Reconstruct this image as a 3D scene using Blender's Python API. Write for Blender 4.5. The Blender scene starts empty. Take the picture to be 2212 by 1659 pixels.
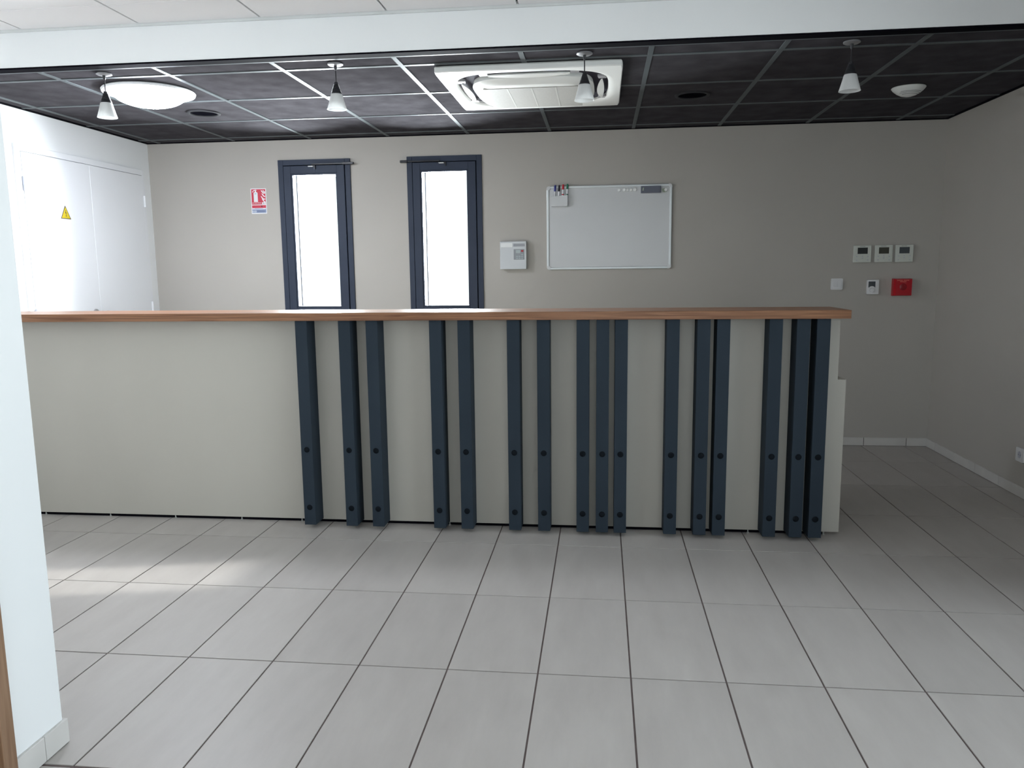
import bpy, bmesh, math, random
from mathutils import Vector, Matrix
random.seed(7)
S = bpy.context.scene
C = S.collection

# ------------------------------------------------------------------ camera
cam_d = bpy.data.cameras.new('camera'); cam = bpy.data.objects.new('camera', cam_d); C.objects.link(cam)
cam_d.sensor_fit = 'HORIZONTAL'; cam_d.sensor_width = 36.0
cam_d.lens = 1683.74 / 2212 * 36.0; cam_d.clip_start = 0.02; cam_d.clip_end = 200
PITCH, ROLL, YAW = 0.14381, -0.01137, 0.11452
CAM = Vector((-0.10107, -1.7708, 1.29826))
fw = Vector((-math.sin(YAW)*math.cos(PITCH), math.cos(YAW)*math.cos(PITCH), -math.sin(PITCH)))
r0 = Vector((math.cos(YAW), math.sin(YAW), 0)); u0 = r0.cross(fw)
rr = r0*math.cos(ROLL) + u0*math.sin(ROLL); uu = -r0*math.sin(ROLL) + u0*math.cos(ROLL)
cam.matrix_world = Matrix(((rr.x, uu.x, -fw.x, CAM.x), (rr.y, uu.y, -fw.y, CAM.y), (rr.z, uu.z, -fw.z, CAM.z), (0, 0, 0, 1)))
S.camera = cam

# ------------------------------------------------------------------ world, sun, window light, exposure
wd = bpy.data.worlds.new('world'); S.world = wd; wd.use_nodes = True
wn = wd.node_tree.nodes; bg = wn['Background']
sky = wn.new('ShaderNodeTexSky'); sky.sky_type = 'NISHITA'; sky.sun_disc = False
sky.sun_elevation = math.radians(44); sky.sun_rotation = math.radians(270)
haze = wn.new('ShaderNodeMixRGB'); haze.inputs[0].default_value = 0.75; haze.inputs[2].default_value = (5.6, 5.9, 6.2, 1)
wd.node_tree.links.new(sky.outputs[0], haze.inputs[1]); wd.node_tree.links.new(haze.outputs[0], bg.inputs[0])
bg.inputs[1].default_value = 0.26

SUN_DIR = Vector((1.0, 0.20, -0.98)).normalized()
sd = bpy.data.lights.new('sun', 'SUN'); sd.energy = 3.2; sd.angle = math.radians(2.5); sd.color = (1.0, 0.97, 0.93)
sun = bpy.data.objects.new('sun', sd); C.objects.link(sun)
sun.rotation_euler = SUN_DIR.to_track_quat('-Z', 'Y').to_euler(); sun.location = (-8, 0, 8)

def window_light(name, loc, direction, sx, sy, radiance, col, spread=180):
    d = bpy.data.lights.new(name, 'AREA'); d.shape = 'RECTANGLE'; d.size = sx; d.size_y = sy
    d.energy = radiance * math.pi * sx * sy; d.color = col; d.spread = math.radians(spread)
    o = bpy.data.objects.new(name, d); C.objects.link(o); o.location = loc
    o.rotation_euler = Vector(direction).to_track_quat('-Z', 'Y').to_euler()
    return o
WIN_X = (-2.262, -1.263)
for wx in WIN_X:
    window_light('daylight_back_window', (wx, 4.114, 1.541), (0, -1, 0), 0.345, 0.995, 112.0, (0.91, 0.96, 1.0))
window_light('daylight_side_glazing', (2.30, -0.95, 1.22), (-1, 0, 0), 4.1, 2.1, 4.1, (0.83, 0.925, 1.0))
window_light('daylight_front_glazing', (0.35, -3.86, 1.25), (0, 1, 0), 2.5, 2.1, 2.1, (0.85, 0.935, 1.0))

window_light('daylight_entrance', (-3.604, 0.60, 1.08), (1, 0, 0), 0.30, 1.85, 0.8, (0.95, 0.975, 1.0))
window_light('daylight_entrance', (-3.604, 1.24, 1.08), (1, 0, 0), 0.24, 1.85, 0.8, (0.95, 0.975, 1.0))

S.view_settings.view_transform = 'Standard'; S.view_settings.look = 'None'
S.view_settings.gamma = 1.0; S.view_settings.use_curve_mapping = False
S.view_settings.exposure = 0.0
S.cycles.sample_clamp_indirect = 6.0
S.cycles.max_bounces = 6; S.cycles.diffuse_bounces = 4; S.cycles.glossy_bounces = 3; S.cycles.transmission_bounces = 4
S.cycles.use_adaptive_sampling = True; S.cycles.adaptive_threshold = 0.12; S.cycles.adaptive_min_samples = 16
S.cycles.caustics_reflective = False; S.cycles.caustics_refractive = False

# ------------------------------------------------------------------ materials (procedural)
M = {}
def mat(name, col, rough=0.6, vary=0.04, scale=(6, 6, 6), bump=0.0, bscale=200.0, spec=0.5, metal=0.0, emit=None, estr=0.0, coat=0.0, detail=1.0):
    m = bpy.data.materials.new(name); m.use_nodes = True
    nt = m.node_tree; N = nt.nodes; L = nt.links; b = N['Principled BSDF']
    b.inputs['Roughness'].default_value = rough; b.inputs['Metallic'].default_value = metal
    b.inputs['Specular IOR Level'].default_value = spec
    b.inputs['Coat Weight'].default_value = coat; b.inputs['Coat Roughness'].default_value = 0.15
    g = N.new('ShaderNodeNewGeometry'); mp = N.new('ShaderNodeMapping'); mp.inputs['Scale'].default_value = scale
    L.new(g.outputs['Position'], mp.inputs['Vector'])
    nz = N.new('ShaderNodeTexNoise'); nz.inputs['Scale'].default_value = 1.0; nz.inputs['Detail'].default_value = detail
    L.new(mp.outputs[0], nz.inputs['Vector'])
    rp = N.new('ShaderNodeValToRGB'); e = rp.color_ramp.elements
    e[0].position = 0.25; e[1].position = 0.75
    e[0].color = tuple(max(0, c*(1-vary)) for c in col) + (1,); e[1].color = tuple(min(1, c*(1+vary)) for c in col) + (1,)
    L.new(nz.outputs['Fac'], rp.inputs[0]); L.new(rp.outputs[0], b.inputs['Base Color'])
    if bump:
        n2 = N.new('ShaderNodeTexNoise'); n2.inputs['Scale'].default_value = bscale; n2.inputs['Detail'].default_value = 2
        L.new(g.outputs['Position'], n2.inputs['Vector'])
        bp = N.new('ShaderNodeBump'); bp.inputs['Strength'].default_value = bump; bp.inputs['Distance'].default_value = 0.002
        L.new(n2.outputs['Fac'], bp.inputs['Height']); L.new(bp.outputs[0], b.inputs['Normal'])
    if emit:
        b.inputs['Emission Color'].default_value = tuple(emit) + (1,); b.inputs['Emission Strength'].default_value = estr
    M[name] = m
    return m

mat('taupe_paint', (0.450, 0.424, 0.390), 0.75, 0.02, (2, 2, 2))
mat('white_paint', (0.82, 0.83, 0.83), 0.6, 0.01, (2, 2, 2))
mat('white_lacquer', (0.82, 0.83, 0.85), 0.38, 0.01, (2, 2, 2))
mat('white_tile_board', (0.80, 0.785, 0.785), 0.5, 0.015, (3, 3, 3))
mat('ceiling_void', (0.025, 0.022, 0.026), 0.9, spec=0.0)
mat('shadow_gap_grey', (0.66, 0.67, 0.66), 0.6)
mat('black_tile_board', (0.061, 0.058, 0.064), 0.62, 0.25, (9, 9, 9), detail=4, spec=0.0)
mat('black_tee', (0.105, 0.118, 0.124), 0.45, 0.05, (9, 9, 9), spec=0.04)
mat('black_trim', (0.005, 0.0045, 0.007), 0.8, spec=0.02)
mat('grout', (0.135, 0.105, 0.10), 0.9, 0.15, (20, 20, 20))
mat('skirting_ceramic', (0.60, 0.58, 0.555), 0.35, 0.05, (8, 8, 8))
mat('panel_laminate', (0.445, 0.420, 0.370), 0.45, 0.02, (4, 4, 1.2))
mat('anthracite_lacquer', (0.023, 0.033, 0.045), 0.7, 0.08, (6, 6, 2), spec=0.14)
mat('anthracite_cap', (0.007, 0.009, 0.012), 0.7, spec=0.04)
mat('anthracite_alu', (0.034, 0.044, 0.070), 0.5, 0.05, spec=0.22)
mat('black_plastic', (0.012, 0.012, 0.016), 0.4)
mat('cord_black', (0.012, 0.010, 0.014), 0.6)
mat('white_plastic', (0.80, 0.81, 0.81), 0.35, 0.01)
mat('cream_plastic', (0.60, 0.62, 0.57), 0.4, 0.02)
mat('switch_white', (0.74, 0.74, 0.75), 0.35, 0.01)
mat('grey_plastic', (0.33, 0.34, 0.37), 0.45)
mat('dark_screen', (0.03, 0.034, 0.036), 0.2)
mat('olive_screen', (0.05, 0.05, 0.038), 0.2)
mat('slate_screen', (0.065, 0.075, 0.085), 0.2)
mat('lcd_grey', (0.42, 0.47, 0.48), 0.25)
mat('alarm_white', (0.58, 0.60, 0.62), 0.4, 0.01)
mat('alarm_recess', (0.27, 0.29, 0.31), 0.5)
mat('key_grey', (0.36, 0.40, 0.43), 0.4)
mat('red_plastic', (0.42, 0.006, 0.016), 0.3, 0.03)
mat('red_plastic_dark', (0.26, 0.004, 0.011), 0.4)
mat('print_orange', (0.75, 0.20, 0.16), 0.5)
mat('sign_red', (0.56, 0.030, 0.065), 0.4)
mat('sign_white', (0.80, 0.80, 0.83), 0.4)
mat('sign_blue', (0.22, 0.27, 0.42), 0.4)
mat('sign_lightblue', (0.55, 0.60, 0.70), 0.4)
mat('sign_navy', (0.10, 0.12, 0.22), 0.5)
mat('sign_yellow', (0.62, 0.47, 0.015), 0.5, spec=0.2)
mat('sign_black', (0.03, 0.02, 0.025), 0.5)
mat('ink_grey', (0.25, 0.25, 0.26), 0.6)
mat('board_enamel', (0.585, 0.59, 0.60), 0.28, 0.01)
mat('board_alu', (0.62, 0.65, 0.66), 0.35, 0.03, metal=0.25)
mat('pocket_plastic', (0.60, 0.61, 0.62), 0.35)
mat('eraser_grey', (0.135, 0.145, 0.185), 0.7)
mat('marker_blue', (0.02, 0.03, 0.24), 0.35); mat('marker_black', (0.012, 0.010, 0.018), 0.35)
mat('marker_red', (0.50, 0.012, 0.03), 0.35); mat('marker_green', (0.01, 0.13, 0.07), 0.35)
mat('magnet_white', (0.86, 0.86, 0.85), 0.35); mat('magnet_green', (0.36, 0.42, 0.33), 0.5)
mat('ac_white', (0.83, 0.83, 0.80), 0.38, 0.01)
mat('ac_slot', (0.055, 0.05, 0.065), 0.8, spec=0.05); mat('ac_rib', (0.36, 0.345, 0.315), 0.6)
mat('ac_mesh', (0.285, 0.270, 0.245), 0.7, 0.05, (90, 90, 90), 0.3, 500)
mat('ac_metal', (0.33, 0.32, 0.33), 0.45)
mat('recess_shade_black', (0.004, 0.004, 0.006), 0.9, spec=0.0); mat('vent_ring', (0.035, 0.035, 0.038), 0.6, spec=0.1)
mat('steel', (0.55, 0.55, 0.56), 0.3, 0.03, metal=0.9)
mat('canopy_metal', (0.30, 0.30, 0.31), 0.45, 0.03, metal=0.6)
mat('hinge_grey', (0.50, 0.51, 0.58), 0.4)
mat('lamp_rim', (0.84, 0.85, 0.85), 0.4, 0.01)
mat('lamp_diffuser', (0.9, 0.9, 0.9), 0.5, 0.0, emit=(0.90, 0.96, 1.06), estr=100.0)
mat('detector_white', (0.76, 0.78, 0.76), 0.4, 0.01)
mat('detector_slot', (0.30, 0.30, 0.31), 0.6)
mat('foot_white', (0.34, 0.34, 0.32), 0.6)

def wood(name, dark, light, axis):
    m = mat(name, light, 0.36, 0.0, spec=0.22); nt = m.node_tree; N = nt.nodes; L = nt.links; b = N['Principled BSDF']
    g = N.new('ShaderNodeNewGeometry'); mp = N.new('ShaderNodeMapping')
    sc = {'x': (1.6, 26, 60), 'z': (40, 40, 1.6)}[axis]; mp.inputs['Scale'].default_value = sc
    L.new(g.outputs['Position'], mp.inputs['Vector'])
    n1 = N.new('ShaderNodeTexNoise'); n1.inputs['Scale'].default_value = 1.3; n1.inputs['Detail'].default_value = 8; n1.inputs['Distortion'].default_value = 1.2
    L.new(mp.outputs[0], n1.inputs['Vector'])
    rp = N.new('ShaderNodeValToRGB'); e = rp.color_ramp.elements
    e[0].position = 0.33; e[1].position = 0.66; e[0].color = dark + (1,); e[1].color = light + (1,)
    L.new(n1.outputs['Fac'], rp.inputs[0]); L.new(rp.outputs[0], b.inputs['Base Color'])
    bpn = N.new('ShaderNodeBump'); bpn.inputs['Strength'].default_value = 0.08; bpn.inputs['Distance'].default_value = 0.001
    L.new(n1.outputs['Fac'], bpn.inputs['Height']); L.new(bpn.outputs[0], b.inputs['Normal'])
    return m
wood('walnut_laminate', (0.145, 0.064, 0.034), (0.290, 0.145, 0.078), 'x')
wood('door_frame_wood', (0.20, 0.115, 0.07), (0.30, 0.19, 0.12), 'z')
wood('door_leaf_wood', (0.33, 0.21, 0.12), (0.45, 0.30, 0.19), 'z')

def floor_mat():
    m = mat('floor_ceramic', (0.44, 0.415, 0.395), 0.42, 0.0); nt = m.node_tree; N = nt.nodes; L = nt.links; b = N['Principled BSDF']
    g = N.new('ShaderNodeNewGeometry'); oi = N.new('ShaderNodeObjectInfo')
    ad = N.new('ShaderNodeVectorMath'); ad.operation = 'MULTIPLY_ADD'
    cb = N.new('ShaderNodeCombineXYZ'); L.new(oi.outputs['Random'], cb.inputs[0]); L.new(oi.outputs['Random'], cb.inputs[1])
    L.new(cb.outputs[0], ad.inputs[0]); ad.inputs[1].default_value = (37, 53, 0); L.new(g.outputs['Position'], ad.inputs[2])
    mp = N.new('ShaderNodeMapping'); mp.inputs['Scale'].default_value = (13, 3.2, 5); L.new(ad.outputs[0], mp.inputs['Vector'])
    nz = N.new('ShaderNodeTexNoise'); nz.inputs['Scale'].default_value = 1.0; nz.inputs['Detail'].default_value = 7; nz.inputs['Roughness'].default_value = 0.62
    L.new(mp.outputs[0], nz.inputs['Vector'])
    rp = N.new('ShaderNodeValToRGB'); e = rp.color_ramp.elements
    e[0].position = 0.25; e[1].position = 0.78; e[0].color = (0.400, 0.371, 0.349, 1); e[1].color = (0.470, 0.441, 0.416, 1)
    L.new(nz.outputs['Fac'], rp.inputs[0])
    hs = N.new('ShaderNodeHueSaturation'); L.new(rp.outputs[0], hs.inputs['Color'])
    mr = N.new('ShaderNodeMapRange'); mr.inputs[3].default_value = 0.965; mr.inputs[4].default_value = 1.035
    L.new(oi.outputs['Random'], mr.inputs[0]); L.new(mr.outputs[0], hs.inputs['Value']); L.new(hs.outputs[0], b.inputs['Base Color'])
    r2 = N.new('ShaderNodeMapRange'); r2.inputs[3].default_value = 0.36; r2.inputs[4].default_value = 0.50
    L.new(nz.outputs['Fac'], r2.inputs[0]); L.new(r2.outputs[0], b.inputs['Roughness'])
floor_mat()

def glass_mat(name, tint, gloss, rough):
    m = bpy.data.materials.new(name); m.use_nodes = True; nt = m.node_tree; N = nt.nodes; L = nt.links
    N.remove(N['Principled BSDF']); out = N['Material Output']
    t = N.new('ShaderNodeBsdfTransparent'); t.inputs[0].default_value = tint + (1,)
    gl = N.new('ShaderNodeBsdfGlossy'); gl.inputs['Roughness'].default_value = rough
    fr = N.new('ShaderNodeFresnel'); fr.inputs[0].default_value = gloss
    mx = N.new('ShaderNodeMixShader'); L.new(fr.outputs[0], mx.inputs[0]); L.new(t.outputs[0], mx.inputs[1]); L.new(gl.outputs[0], mx.inputs[2])
    L.new(mx.outputs[0], out.inputs[0]); M[name] = m
glass_mat('clear_glass', (0.97, 0.985, 0.98), 1.35, 0.02)
glass_mat('thin_window_glass', (0.97, 0.985, 0.98), 1.31, 0.02)

def frosted_mat():
    m = bpy.data.materials.new('frosted_shade_glass'); m.use_nodes = True; nt = m.node_tree; N = nt.nodes; L = nt.links
    b = N['Principled BSDF']; b.inputs['Base Color'].default_value = (0.84, 0.845, 0.84, 1); b.inputs['Roughness'].default_value = 0.35
    t = N.new('ShaderNodeBsdfTranslucent'); nz = N.new('ShaderNodeTexNoise'); nz.inputs['Scale'].default_value = 30
    rp = N.new('ShaderNodeValToRGB'); rp.color_ramp.elements[0].color = (0.80, 0.805, 0.80, 1); rp.color_ramp.elements[1].color = (0.88, 0.885, 0.88, 1)
    L.new(nz.outputs['Fac'], rp.inputs[0]); L.new(rp.outputs[0], t.inputs[0]); L.new(rp.outputs[0], b.inputs['Base Color'])
    mx = N.new('ShaderNodeMixShader'); mx.inputs[0].default_value = 0.4
    L.new(b.outputs[0], mx.inputs[1]); L.new(t.outputs[0], mx.inputs[2]); L.new(mx.outputs[0], N['Material Output'].inputs[0])
    M['frosted_shade_glass'] = m
frosted_mat()

# ------------------------------------------------------------------ mesh helpers (coordinates in the world, metres)
def box(bm, x0, x1, y0, y1, z0, z1, bev=0.0, seg=1):
    ret = bmesh.ops.create_cube(bm, size=1.0); vs = ret['verts']
    bmesh.ops.scale(bm, vec=(x1-x0, y1-y0, z1-z0), verts=vs)
    bmesh.ops.translate(bm, vec=((x0+x1)/2, (y0+y1)/2, (z0+z1)/2), verts=vs)
    if bev:
        es = list({e for v in vs for e in v.link_edges})
        bmesh.ops.bevel(bm, geom=es, offset=bev, segments=seg, affect='EDGES', profile=0.5)
def B(*a, **k):
    bm = bmesh.new(); box(bm, *a, **k); return bm
def boxes(*bs, bev=0.0):
    bm = bmesh.new()
    for b in bs: box(bm, *b, bev=bev)
    return bm
def lathe(profile, n=32, cx=0, cy=0, axis='z', c3=0):
    """profile: (radius, height) list; revolved about the axis"""
    bm = bmesh.new(); rings = []
    def P(r, h, a):
        c, s = r*math.cos(a), r*math.sin(a)
        if axis == 'z': return (cx+c, cy+s, h)
        if axis == 'y': return (cx+c, h, cy+s)
        return (h, cx+c, cy+s)
    for r, h in profile:
        if r < 1e-6: rings.append([bm.verts.new(P(0, h, 0))])
        else: rings.append([bm.verts.new(P(r, h, 2*math.pi*k/n)) for k in range(n)])
    for a, b in zip(rings, rings[1:]):
        for k in range(n):
            k2 = (k+1) % n
            if len(a) == 1 and len(b) == 1: continue
            if len(a) == 1: bm.faces.new((a[0], b[k2], b[k]))
            elif len(b) == 1: bm.faces.new((a[k], a[k2], b[0]))
            else: bm.faces.new((a[k], a[k2], b[k2], b[k]))
    bmesh.ops.recalc_face_normals(bm, faces=bm.faces)
    return bm
def prism(pts, axis, h0, h1, bm=None):
    """polygon pts extruded along axis from h0 to h1"""
    bm = bm or bmesh.new()
    def P(p, h):
        return {'z': (p[0], p[1], h), 'y': (p[0], h, p[1]), 'x': (h, p[0], p[1])}[axis]
    lo = [bm.verts.new(P(p, h0)) for p in pts]; hi = [bm.verts.new(P(p, h1)) for p in pts]
    n = len(pts); fs = [bm.faces.new(lo), bm.faces.new(hi[::-1])]
    for k in range(n): fs.append(bm.faces.new((lo[k], hi[k], hi[(k+1) % n], lo[(k+1) % n])))
    bmesh.ops.recalc_face_normals(bm, faces=fs)
    return bm
def rounded(x0, x1, z0, z1, r, n=5):
    pts = []
    for cx, cz, a0 in ((x1-r, z1-r, 0), (x0+r, z1-r, 90), (x0+r, z0+r, 180), (x1-r, z0+r, 270)):
        for k in range(n+1):
            a = math.radians(a0 + 90*k/n); pts.append((cx+r*math.cos(a), cz+r*math.sin(a)))
    return pts
def tube(path, r, n=10, bm=None):
    bm = bm or bmesh.new(); path = [Vector(p) for p in path]; rings = []
    for i, p in enumerate(path):
        d = (path[min(i+1, len(path)-1)] - path[max(i-1, 0)]).normalized()
        a = d.cross(Vector((0, 0, 1)))
        if a.length < 0.05: a = d.cross(Vector((1, 0, 0)))
        a.normalize(); b = d.cross(a)
        rings.append([bm.verts.new(p + r*(a*math.cos(2*math.pi*k/n) + b*math.sin(2*math.pi*k/n))) for k in range(n)])
    for q, w in zip(rings, rings[1:]):
        for k in range(n): bm.faces.new((q[k], q[(k+1) % n], w[(k+1) % n], w[k]))
    bm.faces.new(rings[0][::-1]); bm.faces.new(rings[-1])
    bmesh.ops.recalc_face_normals(bm, faces=bm.faces)
    return bm
def text_mesh(txt, height, width, x0, z0, y, thick=0.0004):
    cu = bpy.data.curves.new('lettering', 'FONT'); cu.body = txt; cu.size = 1.0; cu.extrude = 0.0
    ob = bpy.data.objects.new('lettering', cu); me = bpy.data.meshes.new_from_object(ob)
    bm = bmesh.new(); bm.from_mesh(me)
    xs = [v.co.x for v in bm.verts]; ys = [v.co.y for v in bm.verts]
    sx = width/(max(xs)-min(xs)); sz = height/(max(ys)-min(ys)); mx, my = min(xs), min(ys)
    for v in bm.verts: v.co = Vector((x0+(v.co.x-mx)*sx, y, z0+(v.co.y-my)*sz))
    g = bmesh.ops.extrude_face_region(bm, geom=bm.faces[:])
    bmesh.ops.translate(bm, vec=(0, thick, 0), verts=[e for e in g['geom'] if isinstance(e, bmesh.types.BMVert)])
    bpy.data.objects.remove(ob); bpy.data.meshes.remove(me)
    return bm

def origin(o):
    v = Vector((0, 0, 0))
    while o is not None: v += o.location; o = o.parent
    return v
def obj(name, bm, m, parent=None, at=None, smooth=False):
    """links one mesh object; world coordinates are made local to the object's own origin"""
    base = origin(parent); at = Vector(at) if at is not None else base
    if isinstance(bm, bpy.types.Mesh): me = bm
    else:
        bmesh.ops.translate(bm, vec=-at, verts=bm.verts)
        me = bpy.data.meshes.new(name); bm.to_mesh(me); bm.free()
        me.materials.append(M[m])
        if smooth:
            for p in me.polygons: p.use_smooth = True
    o = bpy.data.objects.new(name, me); C.objects.link(o); o.location = at - base
    if parent is not None: o.parent = parent
    if smooth:
        mod = o.modifiers.new('edge_split', 'EDGE_SPLIT'); mod.split_angle = math.radians(38)
    return o
def tag(o, label, cat, group=None, kind=None):
    if label: o['label'] = label
    if cat: o['category'] = cat
    if group: o['group'] = group
    if kind: o['kind'] = kind
    return o
def thing(name, loc, label, cat, group=None, kind=None):
    o = bpy.data.objects.new(name, None); C.objects.link(o); o.location = loc; o.empty_display_size = 0.1
    return tag(o, label, cat, group, kind)
def struct(name, bm, m, label=None, at=(0, 0, 0)):
    o = obj(name, bm, m, None, at); o['kind'] = 'structure'
    if label: o['label'] = label
    return o

# ------------------------------------------------------------------ dimensions
XL, XR, YW = -3.588, 2.261, 4.092          # alcove side walls and back wall
HB, HW = 2.300, 2.475                      # black and white ceilings
YB = 1.905                                 # bulkhead face
XP, YP0, YP1 = -1.592, -0.090, 0.095       # pier face and its two edges
YF = -3.80                                 # front wall, behind the camera

# ------------------------------------------------------------------ floor: every tile a piece of its own
floor = struct('floor', B(XL-0.15, XR+0.15, YF-0.15, YW+0.15, -0.12, -0.003), 'grout', 'pale grey beige tiled floor laid in long tiles')
def tile_bm(x0, x1, y0, y1, z0, z1, ch=0.0004):
    bm = bmesh.new()
    lo = [bm.verts.new((x, y, z0)) for x, y in ((x0, y0), (x1, y0), (x1, y1), (x0, y1))]
    mi = [bm.verts.new((x, y, z1-ch)) for x, y in ((x0, y0), (x1, y0), (x1, y1), (x0, y1))]
    hi = [bm.verts.new((x, y, z1)) for x, y in ((x0+ch, y0+ch), (x1-ch, y0+ch), (x1-ch, y1-ch), (x0+ch, y1-ch))]
    for a, b in ((lo, mi), (mi, hi)):
        for k in range(4): bm.faces.new((a[k], a[(k+1) % 4], b[(k+1) % 4], b[k]))
    bm.faces.new(hi)
    return bm
J = 0.0029
tile_cache = {}
for i in range(-12, 8):
    for j in range(-6, 7):
        x0, x1 = max(0.3*i, XL), min(0.3*(i+1), XR); y0, y1 = max(0.6*j, YF), min(0.6*(j+1), YW)
        if x1-x0 < 0.02 or y1-y0 < 0.02: continue
        if x1 <= XP+0.001 and y1 <= YP1+0.001: continue
        if x0 < XP-0.02 and x1 > XP and y1 <= YP1+0.001: x0 = XP
        if x1 <= XP and y0 < YP1 < y1: y0 = YP1
        jy0 = 0.0055 if j == 0 else J; jy1 = 0.0055 if j == -1 else J
        key = (round(x1-x0, 3), round(y1-y0, 3), jy0, jy1)
        if key not in tile_cache:
            bm = tile_bm(J, x1-x0-J, jy0, y1-y0-jy1, -0.012, 0.0)
            me = bpy.data.meshes.new('tile'); bm.to_mesh(me); bm.free(); me.materials.append(M['floor_ceramic']); tile_cache[key] = me
        o = bpy.data.objects.new('tile', tile_cache[key]); C.objects.link(o); o.parent = floor
        o.location = (x0, y0, random.uniform(-0.0004, 0.0))

# ------------------------------------------------------------------ walls
WT = 0.25
WZ0, WZ1 = 0.935, 2.149
wb = bmesh.new()
edges = [XL-WT]
for wx in WIN_X: edges += [wx-0.282, wx+0.282]
edges.append(XR+WT)
for k in range(0, len(edges), 2): box(wb, edges[k], edges[k+1], YW, YW+WT, -0.05, 2.75)
for wx in WIN_X:
    box(wb, wx-0.282, wx+0.282, YW, YW+WT, -0.05, WZ0); box(wb, wx-0.282, wx+0.282, YW, YW+WT, WZ1, 2.75)
struct('wall_back', wb, 'taupe_paint', 'taupe painted back wall with two narrow windows')
# left wall: cupboard doors at the back, unseen entrance door, shaped for the sun patch, nearer the camera
D3Y0, D3Y1, D3H = 0.40, 1.44, 2.12
wl = boxes((XL-WT, XL, D3Y1, YW, -0.05, 2.75), (XL-WT, XL, YP1-0.12, D3Y0, -0.05, 2.75), (XL-WT, XL, D3Y0, D3Y1, D3H, 2.75))
struct('wall_left', wl, 'white_paint', 'bright white wall with the double cupboard door')
# right wall: solid beside the alcove, glazed nearer the camera
GY0, GY1, GZ1 = -3.05, 1.15, 2.30
struct('wall_right', boxes((XR, XR+WT, GY1, YW, -0.05, 2.75), (XR, XR+WT, YF-WT, GY0, -0.05, 2.75), (XR, XR+WT, GY0, GY1, GZ1, 2.75), (XR, XR+WT, GY0, GY1, -0.05, 0.10)), 'taupe_paint', 'taupe painted wall on the right with a low socket')
FX0, FX1 = -0.95, 1.65
struct('wall_front', boxes((XP-WT, FX0, YF-WT, YF, -0.05, 2.75), (FX1, XR, YF-WT, YF, -0.05, 2.75), (FX0, FX1, YF-WT, YF, GZ1, 2.75), (FX0, FX1, YF-WT, YF, -0.05, 0.12)), 'white_paint', 'white wall behind the camera with glazing')
struct('wall_bulkhead', B(XL, XR, YB, YB+0.055, HB+0.002, HW+0.12), 'white_paint', 'white bulkhead stepping down from the white ceiling to the black one')
struct('wall_pier', boxes((XP-0.10, XP, YP0, YP1, -0.02, HW+0.12), (XL, XP-0.10, YP1-0.12, YP1, -0.02, HW+0.12)), 'white_paint', 'white wall end at the left edge, beside the wooden door frame')
DY0 = YP0-0.95
struct('wall_corridor', boxes((XP-0.10, XP, YF, DY0, -0.02, HW+0.12), (XP-0.10, XP, DY0, YP0, 2.13, HW+0.12)), 'white_paint', 'white wall in front of the pier, beside the camera')

# roof slabs above both ceilings
struct('ceiling_slab', B(XL-WT, XR+WT, YF-WT, YW+WT, 2.75, 2.95), 'ceiling_void', 'slab above the suspended ceilings')

mat('concrete', (0.62, 0.60, 0.57), 0.9, 0.08, (1.5, 1.5, 1.5))
struct('ground', boxes((-30, 30, YW+WT, 40, -0.30, -0.12), (-30, XL-WT, -30, YW+WT, -0.30, -0.12), (XR+WT, 30, -30, YW+WT, -0.30, -0.12), (XL-WT, XR+WT, -30, YF-WT, -0.30, -0.12)), 'concrete', 'pale paved ground outside the building')

# ------------------------------------------------------------------ skirtings, one ceramic piece at a time
def skirting(name, label, pieces, mname='skirting_ceramic'):
    first = thing(name, (0, 0, 0), label, None, None, 'structure')
    for p in pieces:
        obj('skirting_tile', B(*p, bev=0.0015), mname, first)
    q = list(zip(*pieces)); along_x = (max(q[1])-min(q[0])) > (max(q[3])-min(q[2]))
    if len(pieces) > 4:                                   # mortar bed seen in the joints
        x0, x1, y0, y1 = min(q[0]), max(q[1]), min(q[2]), max(q[3])
        (y0, x0) = (y0+0.003, x0) if along_x else (y0, x0+0.003)
        obj('mortar_bed', B(x0, x1, y0, y1, 0.0, 0.059), 'grout', first)
BT = 0.009
pc = []; xs = [-3.588, -3.58+0.0]
k = 1.818
while k > XL: k -= 0.298
pcx = [XL]; k += 0.298
while k < XR-0.02: pcx.append(k); k += 0.298
pcx.append(XR)
skirting('baseboard_back', 'pale ceramic skirting tiles along the foot of the back wall', [(a+0.0018, b-0.0018, YW-BT, YW, 0.002, 0.062) for a, b in zip(pcx, pcx[1:])])
ys = [YW-BT]; k = 3.932
while k > GY1: ys.append(k); k -= 0.2995
ys.append(GY1)
skirting('baseboard_right', 'pale ceramic skirting tiles along the foot of the right wall', [(XR-BT, XR, b+0.0018, a-0.0018, 0.002, 0.061) for a, b in zip(ys, ys[1:])])
skirting('baseboard_pier', 'pale ceramic skirting tiles around the foot of the white wall end', [(XP, XP+0.010, YP0+0.001, 0.012, 0.002, 0.072), (XP, XP+0.010, 0.014, YP1+0.010, 0.002, 0.072), (XP-0.30, XP-0.001, YP1, YP1+0.010, 0.002, 0.072)])

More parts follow.
